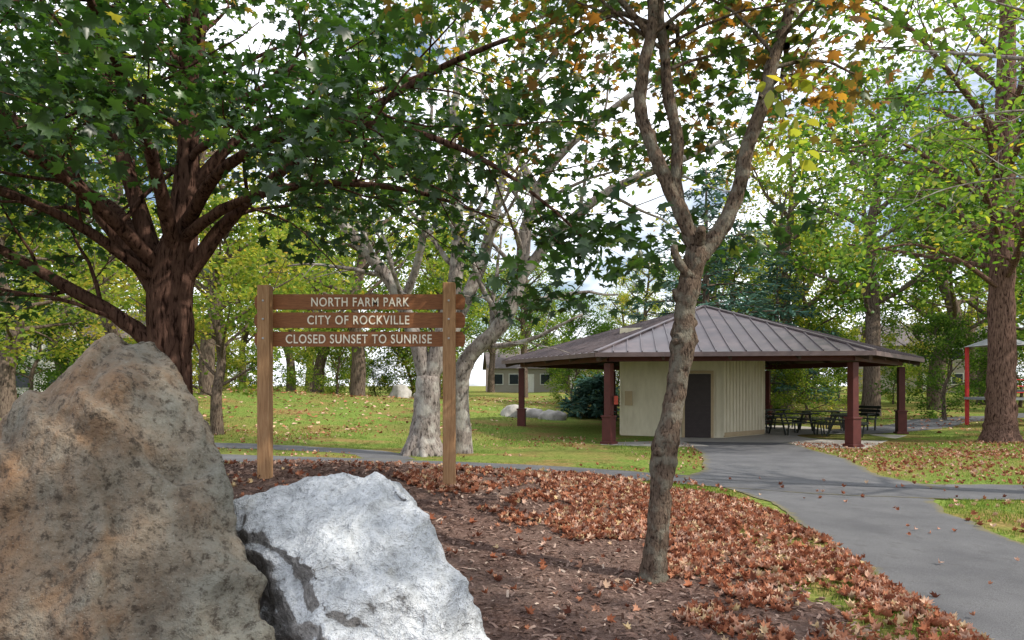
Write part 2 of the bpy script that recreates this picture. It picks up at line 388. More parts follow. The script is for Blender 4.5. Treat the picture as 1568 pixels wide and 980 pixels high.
m=N('worn_asphalt'); p=m.pos(); a=m.noise(p,1.1,4,.6); b=m.noise(p,130,2,.7); c=m.noise(p,6,3,.6)
col=m.ramp(a,[(.3,(.095,.095,.105)),(.7,(.155,.155,.165))]); col=m.mix(.8,col,m.ramp(b,[(.3,.35),(.7,1.15)]),'MULTIPLY')
col=m.mix(m.ramp(c,[(.58,0),(.68,.35)]),col,(.06,.058,.06))
ev=m.attr('tint'); mo=m.ramp(m.math('ADD',ev,m.math('MULTIPLY',m.math('SUBTRACT',c,.5),.9)),[(.68,0),(1.0,.85)])
col=m.mix(mo,col,(.15,.13,.06))
ASP=m.fin(col,.85,m.bump(b,.35,.006),.25)
for nm,c,hw,off in strips:
    n=len(c); t=np.gradient(c,axis=0); t/=np.linalg.norm(t,axis=1,keepdims=True); nn=np.stack([-t[:,1],t[:,0]],1)
    K=17; s=np.linspace(-1,1,K)
    wob=np.stack([vn(c[:,0],c[:,1],2.2,k+1)*.05+vn(c[:,0],c[:,1],7,k+5)*.03 for k in (0,1)],1)
    e=hw[:,None]*s[None,:]+np.where(s[None,:]>0,s*wob[:,1:2],s*wob[:,0:1])
    P=c[:,None,:]+nn[:,None,:]*e[:,:,None]
    zz=H(P[...,0],P[...,1])+off; V=np.concatenate([P,zz[...,None]],2).reshape(-1,3)
    I=(np.arange(n-1)[:,None]*K+np.arange(K-1)[None,:]).ravel(); F=np.stack([I,I+K,I+K+1,I+1],1).ravel()
    tt=np.repeat(np.abs(s)[None,:]**4,n,0).ravel()
    o=obj(nm,np_mesh(nm,V,F,4,ASP,tt,True))

m=N('bark_mulch'); p=m.pos(); a=m.noise(p,26,4,.75); b=m.noise(p,1.2,3,.6)
col=m.ramp(a,[(.3,(.05,.03,.026)),(.5,(.15,.095,.08)),(.7,(.29,.20,.175))]); col=m.mix(m.ramp(b,[(.4,0),(.7,.45)]),col,(.22,.165,.14))
MULM=m.diffuse(col,m.bump(a,1,.04))
dx=.12; gx=np.arange(-9.4,3,dx); gy=np.arange(-3.2,12.6,dx); X,Y=np.meshgrid(gx,gy)
wobx=vn(X.ravel(),Y.ravel(),1.5,5)*.16+vn(X.ravel(),Y.ravel(),5,9)*.06
ins=inpoly(X.ravel()+wobx,Y.ravel()+wobx*.7,MUL).reshape(X.shape)
Z=H(X,Y)+.012+.006*np.sin(X*9)*np.sin(Y*8)
nx=len(gx); ny=len(gy); V=np.stack([X.ravel(),Y.ravel(),Z.ravel()],1)
q=(ins[:-1,:-1]&ins[1:,:-1]&ins[:-1,1:]&ins[1:,1:]).ravel()
I=(np.arange(ny-1)[:,None]*nx+np.arange(nx-1)[None,:]).ravel()[q]
obj('mulch_bed',np_mesh('mulch_bed',V,np.stack([I,I+1,I+1+nx,I+nx],1).ravel(),4,MULM,None,True))

def ground_scatter(name,x,y,size,tpl,mat,tilt=.35,lift=.015,tint=None,up=None):
    n=len(x); z=H(x,y)+lift; P=np.stack([x,y,z],1)
    if up is None:
        Nn=rng.normal(0,tilt,(n,3)); Nn[:,2]=1; D=rng.normal(0,1,(n,3)); D[:,2]*=.2
    else:
        D=rng.normal(0,.35,(n,3)); D[:,2]=1; Nn=rng.normal(0,1,(n,3)); Nn[:,2]=0
    V,F,T=scatter(P,D,Nn,size,rng.random(n) if tint is None else tint,tpl)
    return obj(name,np_mesh(name,V,F,3,mat,T))
CH=N('wood_chips'); CH=CH.diffuse(CH.ramp(CH.attr('tint'),[(0,(.06,.035,.027)),(.5,(.18,.115,.095)),(.85,(.32,.225,.19)),(1,(.48,.38,.32))]))
n=50000; y=1.5+10.3*rng.random(n)**1.5; x=rng.uniform(-7,2.5,n); k=inpoly(x,y,MUL)&~((y<6)&(x<-1.5)); x,y=x[k],y[k]
ground_scatter('mulch_chips',x,y,rng.uniform(.02,.075,len(x)),CHIP,CH,.35,.014)

LIT=leaf_mat('fallen_leaf',[(0,(.13,.05,.035)),(.3,(.30,.11,.06)),(.6,(.44,.21,.13)),(.85,(.56,.385,.31)),(1,(.58,.45,.25))],.12,0,0,(1.2,1,1))
DEN=[(-1.3,8.6),(-.6,9.8),(.6,10.8),(2.0,10.4),(2.9,9),(3.1,7),(3.1,2.5),(1.3,2.5),(1.15,4.3),(1.3,5.5),(.9,6.6),(0.2,7.0),(-.8,7.6)]
xx=[];yy=[]
n=52000; x=rng.uniform(-1.6,3.1,n); y=rng.uniform(2.5,11,n); nn=vn(x,y,1.3)*.45+vn(x,y,4,3)*.35
k=inpoly(x+vn(x,y,2,8)*.35,y+vn(x,y,2,6)*.5,DEN)&(nn+.36>rng.random(n)*.8)&(path_d(x,y)>-.02); xx.append(x[k]);yy.append(y[k])
n=1800; x=rng.uniform(-6,2.8,n); y=rng.uniform(2,12,n); xx.append(x);yy.append(y)
n=1600; x=rng.uniform(2.6,12,n); y=rng.uniform(3,12,n); k=rng.random(n)<np.where(path_d(x,y)<0,.09,.9); xx.append(x[k]);yy.append(y[k])
n=12000; x=rng.uniform(5,19,n); y=rng.uniform(11,22,n); nn=vn(x,y,.6,2)*.6; k=(path_d(x,y)>-.02)&(nn+.5>rng.random(n)); xx.append(x[k]);yy.append(y[k])
n=7000; x=rng.uniform(-14,5,n); y=rng.uniform(12,24,n); nn=vn(x,y,.5,4)*.6; k=(path_d(x,y)>0)&(nn+.25>rng.random(n)); xx.append(x[k]);yy.append(y[k])
x=np.concatenate(xx); y=np.concatenate(yy)
ground_scatter('fallen_leaves',x,y,rng.uniform(.04,.095,len(x)),CURL,LIT,.6,.03)
n=12000; x=rng.uniform(-34,24,n); y=rng.uniform(22,60,n); k=~((x>0)&(x<15)&(y<34)&(y>20)); k&=rng.random(n)<np.where(x<-5,1,.5); x,y=x[k],y[k]
ground_scatter('distant_fallen_leaves',x,y,rng.uniform(.12,.22,len(x)),DIA,LIT,.4,.03)

GR=leaf_mat('grass_blade',[(0,(.05,.09,.016)),(.5,(.12,.19,.038)),(.85,(.25,.30,.08)),(1,(.44,.37,.16))],.3)
def blades(name,x0,x1,y0,y1,n,smin,smax,thr=-.1,pd=0.0):
    x=rng.uniform(x0,x1,n); y=rng.uniform(y0,y1,n); nn=vn(x,y,.8,11)*.7+vn(x,y,3,13)*.4
    k=(nn>thr)&(~inpoly(x+vn(x,y,1.5,5)*.1,y,MUL))&(~((x-7.3)**2+(y-27.3)**2<52)); x,y=x[k],y[k]
    k=path_d(x,y)+rng.uniform(-.06,.06,len(x))>pd; x,y=x[k],y[k]
    ground_scatter(name,x,y,rng.uniform(smin,smax,len(x)),BLADE,GR,up=1,lift=-.005,tint=np.clip(rng.normal(.5,.25,len(x)),0,1))
blades('grass_strip',2.0,3.1,2.0,11.2,13000,.03,.055,0.0)
blades('grass_verge',4.9,12,3.5,10.3,50000,.03,.06,-.4)
blades('lawn_grass',-14,16,11,22,80000,.03,.06,-.15)
blades('far_lawn_grass',-24,20,20,42,40000,.06,.12,-.1)

# ------------------------------------------------------------ park sign
m=N('stained_wood'); p=m.pos((1,1,12)); a=m.noise(p,6,5,.7,1.2); bn=m.noise(m.pos(),3,3)
col=m.ramp(a,[(.3,(.16,.058,.022)),(.6,(.29,.118,.046)),(.8,(.37,.175,.075))]); col=m.mix(m.ramp(bn,[(.4,0),(.8,.35)]),col,(.14,.05,.02))
WB=m.fin(col,.6,m.bump(a,.3,.004),.3)
m=N('post_wood'); p=m.pos((10,10,.7)); a=m.noise(p,5,5,.7,.8)
col=m.ramp(a,[(.3,(.22,.115,.057)),(.55,(.35,.205,.107)),(.8,(.45,.30,.18))]); WP=m.fin(col,.75,m.bump(a,.3,.004),.2)
METAL=plain('galvanised_bolt',(.35,.35,.35),.4,.1,metal=.8)
b=Box()
for x,zt in ((-2.835,2.745),(-.72,2.775)):
    b.box((x,8.25,(zt+.1)/2),(.14,.14,zt-.1))
b.build('posts',[WP],sg,.008)
def board(z0,z1,x0,x1,y,name):
    cut=.045; th=.045
    pr=[(x0,z0+cut),(x0+.02,z0),(x1-.02,z0),(x1,z0+cut),(x1,z1-cut),(x1-cut*.8,z1),(x0+cut*.8,z1),(x0,z1-cut)]
    bb=Box(); bb.poly([(x,y,z) for x,z in pr]); bb.poly([(x,y+th,z) for x,z in reversed(pr)])
    for i in range(8):
        (xa,za),(xb,zb)=pr[i],pr[(i+1)%8]; bb.poly([(xb,y,zb),(xa,y,za),(xa,y+th,za),(xb,y+th,zb)])
    return bb.build(name,[WB],sg,.004)
board(2.48,2.655,-2.985,-.545,YB,'top_board'); board(2.267,2.445,-2.985,-.545,YB+.001,'middle_board'); board(2.05,2.222,-2.985,-.545,YB,'bottom_board')
bb=Box()
for x in (-2.835,-.72):
    for z in (2.565,2.355,2.135): bb.box((x,8.175,z),(.022,.014,.022),m=0)
bb.build('bolts',[METAL],sg,.004)

# ------------------------------------------------------------ pavilion
pv=empty('picnic_pavilion',(0,0,0)); CX,CY=7.3,27.3; Z0=-.2
def hexv(R,z,off=0): return [Vector((CX+R*math.cos(math.radians(-128.5+60*i)),CY+R*math.sin(math.radians(-128.5+60*i)),z)) for i in range(6)]
m=N('roof_metal'); p=m.pos(); a=m.noise(p,.8,4,.6); col=m.ramp(a,[(.3,(.09,.07,.077)),(.7,(.14,.112,.12))]); ROOF=m.fin(col,m.ramp(a,[(.3,.38),(.7,.55)]),None,.5,.2)
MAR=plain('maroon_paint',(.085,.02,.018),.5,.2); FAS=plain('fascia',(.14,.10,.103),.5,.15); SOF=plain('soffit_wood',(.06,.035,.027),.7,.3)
CONC=plain('concrete',(.36,.34,.315),.85,.15,2,bump=.3)
ZE,ZP,RE=2.57,4.6,7.75
r=Box(); apex=Vector((CX,CY,ZP)); E=hexv(RE,ZE)
for i in range(6):
    A,Bq=E[i],E[(i+1)%6]; r.poly([A,Bq,apex],0)
    mid=(A+Bq)/2; L=(Bq-A).length; ed=(Bq-A).normalized(); up=(apex-mid); nrm=ed.cross(up).normalized()
    k=int(L/2/.42)
    for j in range(-k,k+1):
        s=j*.42; st_=mid+ed*s; en=st_+up*(1-abs(s)/(L/2))*.985; 
        if (en-st_).length>.2: r.beam(st_+nrm*.022,en+nrm*.022,.03,.045,0)
    r.beam(A+Vector((0,0,.03)),apex+Vector((0,0,.03)),.16,.05,0)
r.build('metal_roof',[ROOF],pv)
r=Box(); E2=hexv(RE+.03,ZE-.065); E3=hexv(RE-.12,ZE-.12); ap2=Vector((CX,CY,ZP-.2))
for i in range(6):
    A,Bq=E2[i],E2[(i+1)%6]; r.beam(A,Bq,.05,.13,0)
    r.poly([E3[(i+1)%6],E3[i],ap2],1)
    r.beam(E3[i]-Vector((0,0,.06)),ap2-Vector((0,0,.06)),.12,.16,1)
    for f in (.25,.5,.75):
        q=E3[i].lerp(E3[(i+1)%6],f); t=1-abs(f-.5)*2; r.beam(q-Vector((0,0,.05)),q+(ap2-(E3[i]+E3[(i+1)%6])/2)*t-Vector((0,0,.05)),.07,.12,1)
Cc=hexv(7.0,0)
for i in range(6):
    A,Bq=Cc[i].copy(),Cc[(i+1)%6].copy(); A.z=Bq.z=2.42; r.beam(A,Bq,.12,.2,2)
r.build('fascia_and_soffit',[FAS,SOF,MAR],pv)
r=Box()
for i,q in enumerate(Cc):
    rot=math.radians(-128.5+60*i)
    r.box((q.x,q.y,Z0+1.27),(.22,.22,2.4),rot); r.box((q.x,q.y,Z0+.42),(.31,.31,.84),rot); r.box((q.x,q.y,Z0+.86),(.36,.36,.06),rot); r.box((q.x,q.y,Z0+.05),(.4,.4,.1),rot)
r.build('columns',[MAR],pv,.01)
r=Box(); A=hexv(7.35,Z0+.02); B0=hexv(7.35,Z0-.4); r.poly(A); 
for i in range(6): r.poly([B0[i],B0[(i+1)%6],A[(i+1)%6],A[i]])
r.build('concrete_slab',[CONC],pv)
m=N('painted_siding'); p=m.pos((1,1,.3)); a=m.noise(p,5,4,.6); WALL=m.fin(m.ramp(a,[(.3,(.56,.51,.38)),(.7,(.69,.64,.50))]),.7,None,.2)
DOOR=plain('dark_steel_door',(.035,.025,.025),.45,.2); TRIM=plain('trim_paint',(.40,.31,.19),.6,.1)
core=[(3.8,25.1),(7.15,24.3),(9.15,26.1),(8.9,29.2),(6,30.2),(4.3,28.4)]
r=Box()
for i in range(6):
    x1,y1=core[i]; x2,y2=core[(i+1)%6]; r.poly([(x1,y1,Z0),(x2,y2,Z0),(x2,y2,3.6),(x1,y1,3.6)],0)
    d=Vector((x2-x1,y2-y1,0)); L=d.length; d.normalize(); no=Vector((d.y,-d.x,0)); ang=math.atan2(d.y,d.x)
    k=int(L/.2)
    for j in range(k+1):
        s=j*L/k
        if i==0 and 2.07<s<3.16: continue
        q=Vector((x1,y1,0))+d*s+no*.016; r.box((q.x,q.y,Z0+1.95),(.05,.036,3.7),ang,0)
    q=Vector((x1,y1,0))+d*L/2+no*.02
    if i!=0: r.box((q.x,q.y,Z0+.12),(L-.02,.034,.16),ang,1)
    if i==0:
        for s,wd in ((2.13,.09),(3.08,.09)):
            q=Vector((x1,y1,0))+d*s+no*.03; r.box((q.x,q.y,Z0+1.1),(wd,.08,2.2),ang,1)
        q=Vector((x1,y1,0))+d*2.605+no*.03; r.box((q.x,q.y,Z0+2.25),(1.04,.08,.1),ang,1)
        r.box((q.x,q.y-.005,Z0+1.1),(.86,.05,2.18),ang,2)
        for z in range(16): r.box((q.x+no.x*.03,q.y+no.y*.03,Z0+.25+z*.12),(.78,.012,.05),ang,2)
        q=Vector((x1,y1,0))+d*.28+no*.07; r.box((q.x,q.y,Z0+1.35),(.26,.14,.5),ang,1)
r.build('storage_room',[WALL,TRIM,DOOR],pv)
r=Box(); q=Cc[0]; r.box((q.x+.2,q.y-.1,Z0+1.35),(.12,.06,.26),0,0); r.build('notice_plate',[plain('notice_red',(.35,.05,.03),.5,.3)],pv)
BLK=plain('dark_coated_steel',(.025,.03,.027),.4,.2)
def picnic(x,y,rot,name='picnic_table'):
    b=Box()
    for j in range(5): b.box((0,-.3+j*.15,.75),(1.8,.13,.035))
    for sy in (-.68,.68):
        for j in (-.07,.07): b.box((0,sy+j,.45),(1.8,.12,.035))
    for sx in (-.6,.6):
        b.beam((sx,-.72,.42),(sx,.72,.42),.05,.05); b.beam((sx,-.5,.0),(sx,-.2,.73),.05,.05); b.beam((sx,.5,.0),(sx,.2,.73),.05,.05); b.beam((sx,-.32,.71),(sx,.32,.71),.05,.04)
        b.beam((sx,-.62,.0),(sx,-.68,.43),.045,.045); b.beam((sx,.62,.0),(sx,.68,.43),.045,.045)
    o=b.build(name,[BLK],None,.006,(x,y,Z0+.025)); o.rotation_euler=(0,0,rot)
picnic(10.2,26.2,.25); picnic(11.6,25.2,1.1); picnic(12.2,28.4,.1); picnic(10.9,30.3,.6)
b=Box()
for j in range(3): b.box((0,-.15+j*.15,.45),(1.5,.12,.03))
for j in range(3): b.box((0,.27+j*.04,.6+j*.14),(1.5,.03,.11))
for sx in (-.6,.6):
    b.beam((sx,-.2,.43),(sx,.2,.43),.05,.05); b.beam((sx,-.18,0),(sx,-.18,.45),.05,.05); b.beam((sx,.2,0),(sx,.22,.45),.05,.05); b.beam((sx,.22,.42),(sx,.38,.95),.05,.05); b.beam((sx,-.2,.62),(sx,.28,.62),.05,.03); b.beam((sx,-.18,.43),(sx,-.18,.62),.04,.04)
o=b.build('park_bench',[BLK],None,.006,(13.6,28.2,h(13.6,28.2)+.02)); o.rotation_euler=(0,0,-1.2)

# ------------------------------------------------------------ playground
pg=empty('playground_structure'); RED=plain('red_powdercoat',(.5,.03,.03),.35,.1); GRN=plain('green_panel',(.03,.24,.11),.4,.1); GREY=plain('grey_canopy',(.22,.23,.24),.5,.1)
b=Box(); zx=h(19.4,28.5)
for px_ in (18.75,20.3,21.9):
    for py in (28,29.6):
        b.box((px_,py,zx+1.6),(.11,.11,3.2),0,0)
b.box((19.5,28.8,zx+1.1),(1.7,1.7,.1),0,2); b.box((21.1,28.8,zx+1.4),(1.7,1.7,.1),0,2)
b.box((21.1,27.93,zx+1.95),(1.4,.06,.95),0,1); b.box((21.97,28.8,zx+1.95),(.06,1.5,.95),0,1)
b.box((21.1,27.92,zx+.7),(1.3,.05,.6),0,0)
for z in (1.35,1.6,1.85): b.beam((18.75,28,zx+z),(20.3,28,zx+z),.04,.04,0)
top=Vector((19.52,28.8,zx+3.65)); cs=[(18.65,27.9),(20.4,27.9),(20.4,29.7),(18.65,29.7)]
for i in range(4): b.poly([(*cs[i],zx+3.2),(*cs[(i+1)%4],zx+3.2),top],2)
for i in range(5): b.beam((18.75,27.9,zx+.2+i*.2),(19.3,27.8,zx+.2+i*.2),.04,.04,0)
b.build('posts_panels_ladder',[RED,GRN,GREY],pg)

# ------------------------------------------------------------ trees
BK_MAPLE=bark_mat('maple_bark',(.045,.024,.019),(.13,.075,.058),1.0,None,.8)
BK_THIN=bark_mat('rough_bark',(.07,.05,.04),(.19,.14,.108),2.6,(.21,.195,.16),1.0,.3)
BK_GREY=bark_mat('grey_bark',(.12,.10,.092),(.30,.26,.24),1.0,(.40,.38,.355),.6,.35)
BK_OAK=bark_mat('oak_bark',(.06,.034,.028),(.21,.13,.105),1.3,None,.8)
BK_FAR=bark_mat('far_bark',(.07,.05,.042),(.18,.14,.11),1)
L_MAPLE=leaf_mat('maple_leaf',[(0,(.010,.030,.010)),(.45,(.024,.068,.016)),(.75,(.06,.135,.025)),(.93,(.22,.24,.045)),(1,(.38,.24,.05))],.42,.04)
L_BRONZE=leaf_mat('bronze_leaf',[(0,(.025,.06,.016)),(.45,(.055,.11,.025)),(.62,(.11,.075,.028)),(.85,(.27,.12,.035)),(1,(.44,.27,.06))],.5,.03)
L_YG=leaf_mat('yellow_green_leaf',[(0,(.045,.10,.018)),(.40,(.11,.18,.032)),(.68,(.27,.28,.055)),(.85,(.45,.30,.06)),(1,(.42,.19,.05))],.5)
L_BRT=leaf_mat('bright_leaf',[(0,(.04,.10,.018)),(.5,(.09,.19,.03)),(.8,(.22,.31,.055)),(1,(.50,.38,.07))],.5,.02)
L_FAR=leaf_mat('far_leaf',[(0,(.04,.085,.02)),(.3,(.09,.16,.035)),(.55,(.20,.26,.055)),(.8,(.42,.36,.08)),(1,(.50,.28,.08))],.5,0,.6)
L_CED=leaf_mat('cedar_needle',[(0,(.03,.075,.06)),(.6,(.08,.155,.125)),(1,(.15,.24,.185))],.2,0,0,(1.2,1.2,1))
def root(T,x,y,r,n=5,z=None,spread=2.2):
    z=h(x,y) if z is None else z
    for i in range(n):
        a=i*6.28/n+random.random()*.5; d=Vector((math.cos(a),math.sin(a),0))
        T.limb([Vector((x,y,z+r*1.6))+d*r*.25,Vector((x,y,z+r*.55))+d*r*.85,Vector((x,y,z-.0))+d*r*spread*.75,Vector((x,y,z-.12))+d*r*spread],[r*.55,r*.45,r*.25,r*.1],7,4)

T=Tree(.09); P=dict(max=2,dens=[2.2,2.8],ratio=.48,maxL=[2.4,.9],up=[0,.02,-.04],wob=.13,fwd=.55,seg=.28,flat=.6,rr=.34)
T.limb([(-4.72,9.9,.2),(-4.72,9.9,1.2),(-4.72,9.9,2.2),(-4.68,9.9,3.1),(-4.5,9.9,4.2),(-4.45,9.9,5.1),(-4.36,9.9,6.0),(-4.27,9.9,7.2),(-4.2,9.8,9.0)],[.40,.31,.29,.29,.17,.13,.11,.08,.03],18,6,P,.5)
root(T,-4.72,9.9,.3)
for pts,rad in [
 ([(-4.5,9.9,3.1),(-3.95,9.8,3.75),(-3.2,9.5,4.3),(-2.0,9,4.9),(-.76,8.5,5.4),(.6,8,5.7)],[.13,.095,.07,.055,.035,.018]),
 ([(-4.5,9.9,4.2),(-3.85,10,5.0),(-3.1,10.3,5.5),(-2.0,10.5,5.9),(-.6,10.5,6.4)],[.09,.07,.05,.035,.015]),
 ([(-4.8,9.9,2.8),(-5.4,9.7,3.7),(-5.95,9.5,4.5),(-6.7,9.1,5.3),(-7.6,8.8,6.0)],[.15,.1,.08,.055,.025]),
 ([(-4.85,9.9,2.1),(-5.4,9.8,2.55),(-6.1,9.6,3.0),(-7.1,9.4,3.6),(-8.3,9.2,4.2)],[.13,.1,.08,.05,.02]),
 ([(-4.85,9.95,3.0),(-5.3,10,4.4),(-5.7,10.1,5.7),(-5.9,10.2,7.0),(-6.1,10.2,8.2)],[.15,.11,.08,.05,.02]),
 ([(-4.6,9.8,3.4),(-4.5,9.0,4.4),(-4.3,7.9,5.0),(-3.9,6.6,5.2),(-3.4,5.4,5.0)],[.11,.07,.055,.035,.015]),
 ([(-4.8,9.8,3.2),(-5.3,8.8,4.0),(-5.6,7.6,4.4),(-5.3,6.4,4.4),(-4.6,5.4,4.1)],[.11,.07,.05,.035,.015]),
 ([(-4.45,9.8,3.8),(-3.7,9.1,4.3),(-2.6,8.3,4.5),(-1.4,7.6,4.35),(-.4,7.3,3.95),(.3,7.2,3.45),(.75,7.2,3.05)],[.1,.07,.055,.04,.028,.016,.01]),
 ([(-4.5,9.8,3.6),(-3.6,9.3,3.95),(-2.4,8.9,4.1),(-1.2,8.7,3.95),(-.2,8.6,3.6)],[.09,.06,.045,.03,.012]),
 ([(-4.45,9.7,5.2),(-4.0,8.8,6.2),(-3.6,7.8,6.6),(-3.0,6.6,6.6)],[.08,.055,.035,.015]),
 ([(-4.9,10,3.2),(-5.9,10.8,4.2),(-7,11.6,4.8),(-8,12.2,5.2)],[.1,.07,.05,.02]),
 ([(-4.8,9.8,3.0),(-5.6,9.0,3.7),(-6.5,8.0,4.0),(-7.0,7.0,3.9)],[.09,.06,.04,.015]),
]: T.limb(pts,rad,10,5,P,.22)
tr=empty('maple_tree'); T.build('trunk_and_branches',BK_MAPLE,tr)
def keepM(Pp):
    x,y,z=Pp[:,0],Pp[:,1],Pp[:,2]
    k=~((x>-4.0)&(x<-.2)&(z<2.95)&(y<9.2)); k&=z>2.45; k&=y>3.9; k&=~((x>-6)&(x<-3.3)&(z<2.9))
    g_=vn(x*1.0+y*.35,z*1.3,1.15,21)+.5*vn(x,z,2.6,22)
    return k&((g_>-.42)|(x<-5.2))
leaves('foliage',T.tips,T.out,8,.17,.13,L_MAPLE,MAPLE,tr,0,.8,.6,.5,keepM,.4,zfun=lambda p:.25*(rng.random(len(p))**7)+.06*(p[:,2]-4))

T=Tree(.12,.003); D0=5.5
pts,rad=T.limb([(1.07,D0,.0),(1.08,D0,.14),(1.11,D0,.45),(1.14,D0,.8),(1.17,D0,1.10),(1.23,D0,1.4),(1.27,D0,1.65),(1.315,D0,1.95),(1.325,D0,2.15),(1.36,D0,2.4),(1.43,D0,2.66)],[.15,.108,.086,.08,.104,.076,.075,.10,.08,.082,.092],24,7)
root(T,1.07,D0,.09,6,.06,1.7)
PT=dict(max=2,dens=[1.6,2.6],ratio=.5,maxL=[1.7,.7],up=[.0,.02,-.02],wob=.13,fwd=.5,seg=.25,flat=.7,rr=.4)
T.limb([(1.42,D0,2.56),(1.33,D0-.03,2.80),(1.17,D0-.05,3.15),(1.05,D0-.05,3.45),(.985,D0,3.72),(1.01,D0,4.05),(1.08,D0,4.4),(1.05,D0+.1,5.0),(.9,D0+.2,5.7),(.8,D0+.3,6.4)],[.064,.056,.053,.048,.05,.045,.042,.036,.025,.012],14,6,PT,.62,2.8)
T.limb([(1.43,D0+.02,2.6),(1.34,D0+.06,2.88),(1.28,D0+.1,3.15),(1.29,D0+.1,3.5),(1.22,D0+.1,3.85),(1.19,D0+.1,4.2),(1.14,D0+.1,4.6),(1.2,D0+.2,5.2),(1.3,D0+.3,6.2)],[.06,.051,.047,.046,.043,.04,.038,.03,.012],14,6,PT,.55,2.8)
T.limb([(1.44,D0,2.6),(1.62,D0,2.83),(1.74,D0,3.12),(1.80,D0+.02,3.4),(1.93,D0+.04,3.75),(2.00,D0+.04,4.05),(2.13,D0+.05,4.45),(2.32,D0+.1,5.1),(2.6,D0+.2,6.0)],[.072,.06,.054,.056,.049,.047,.04,.032,.012],14,6,PT,.62,2.8)
T.limb([(1.39,5.47,2.40),(1.30,5.43,2.47),(1.23,5.41,2.58),(1.215,5.4,2.65)],[.05,.036,.03,.026],10,4)
T.limb([(1.42,5.46,2.66),(1.415,5.40,2.73),(1.41,5.36,2.77)],[.045,.038,.036],10,4)
T.limb([(1.30,5.47,1.97),(1.24,5.43,1.94),(1.225,5.42,1.95)],[.06,.045,.025],8,3)
T.limb([(1.17,5.47,1.12),(1.11,5.43,1.10),(1.09,5.41,1.12)],[.06,.045,.025],8,3)
T.limb([(1.33,5.5,2.25),(1.26,5.48,2.28),(1.235,5.47,2.33)],[.045,.036,.02],8,3)
for pts_,rad_ in [([(1.04,5.5,4.3),(.6,5.4,4.7),(0,5.3,4.8),(-.7,5.3,4.7)],[.028,.022,.014,.008]),([(1.1,5.6,4.4),(.9,6.4,4.9),(.5,7.4,5.1),(0.2,8.4,5.1)],[.028,.022,.014,.008]),
   ([(2.1,5.5,4.2),(2.4,6.3,4.5),(2.7,7.2,4.7),(3.0,8.2,4.6)],[.028,.022,.014,.008]),([(1.2,5.6,4.4),(1.5,6.5,4.8),(1.7,7.6,5.0),(1.8,8.8,5.1)],[.028,.022,.014,.008]),([(1.9,5.5,3.8),(2.15,5.7,4.05),(2.4,5.9,4.15)],[.016,.011,.006])]:
    T.limb(pts_,rad_,8,4,PT,.25,2.8)
tr=empty('slim_tree'); T.build('trunk_and_branches',BK_THIN,tr)
leaves('foliage',T.tips,T.out,6,.17,.11,L_BRONZE,MAPLE,tr,.0,1,.6,.4,lambda p:(p[:,2]>3.95)&(p[:,1]>3.6),.65)
tp=[Vector(q) for q in [(2.05,5.3,3.42),(2.12,5.3,3.35),(2.0,5.3,3.5),(2.15,5.35,3.28),(2.1,5.3,3.55),(2.02,5.3,3.8),(2.1,5.3,3.85),(2.2,5.3,3.82),(1.95,5.3,3.75)]]
leaves('young_leaves',tp,[Vector((.3,-.2,-.5))]*len(tp),4,.05,.13,L_BRT,OVAL,tr,.75,.98,.6,.6)

T=Tree(.08,.006); P=dict(max=2,dens=[1.5,2.0],ratio=.45,maxL=[2.6,1.1],up=[.02,.03,-.02],wob=.12,fwd=.6,seg=.35,flat=.8,rr=.4)
T.limb([(-2.04,16.5,-.1),(-2.0,16.5,.4),(-1.96,16.5,1.0),(-1.94,16.5,1.8)],[.5,.36,.3,.27],18,5)
root(T,-2.04,16.5,.36,7,None,1.9)
for pts_,rad_ in [
 ([(-1.95,16.5,1.7),(-2.16,16.5,2.5),(-2.45,16.5,3.3),(-2.8,16.4,4.0),(-3.4,16.2,4.75),(-4.0,16,5.5),(-4.7,15.7,6.5)],[.2,.18,.16,.15,.13,.1,.04]),
 ([(-1.9,16.5,1.7),(-1.64,16.5,2.65),(-1.3,16.5,4.0),(-1.26,16.5,5.5),(-1.4,16.5,7),(-1.2,16.5,9),(-1.1,16.4,10.5)],[.22,.19,.17,.14,.11,.07,.03]),
 ([(-1.88,16.6,1.8),(-1.35,16.8,3.0),(-.74,17,4.45),(-.36,17.2,5.95),(.1,17.4,8.2),(.3,17.6,10)],[.2,.17,.15,.11,.07,.03]),
 ([(-1.25,17.4,-.1),(-1.26,17.3,.9),(-1.24,17.2,1.75),(-.96,17.1,2.35),(-.29,16.9,3.0),(.17,16.7,4.0),(.32,16.6,5.2),(.55,16.5,6.0),(.15,16.4,6.9),(.1,16.3,8.2)],[.32,.24,.22,.2,.19,.17,.15,.12,.08,.03]),
 ([(.2,16.7,4.1),(1.07,16.4,5.1),(2.2,16,5.95),(3.7,15.6,6.5),(5.0,15.4,7.1)],[.14,.12,.10,.07,.02]),
 ([(.5,16.5,6.0),(1.14,16.2,6.85),(2.3,15.8,7.75),(3.6,15.4,8.6)],[.11,.09,.07,.02]),
 ([(-2.5,16.4,3.4),(-2.0,15.8,4.6),(-1.8,15,5.8),(-1.6,14.4,7.2)],[.1,.08,.06,.03]),
 ([(-1.26,16.5,5.3),(-2.2,16.8,6.6),(-3.0,17.2,7.9),(-3.4,17.6,9.4)],[.08,.07,.05,.02]),
]: T.limb(pts_,rad_,12,5,P,.35)
tr=empty('multi_stem_tree'); T.build('trunk_and_branches',BK_GREY,tr)
leaves('foliage',T.tips,T.out,4,.28,.14,L_YG,OVAL,tr,.1,1,.7,.3,lambda p:p[:,2]>4.4,.6)

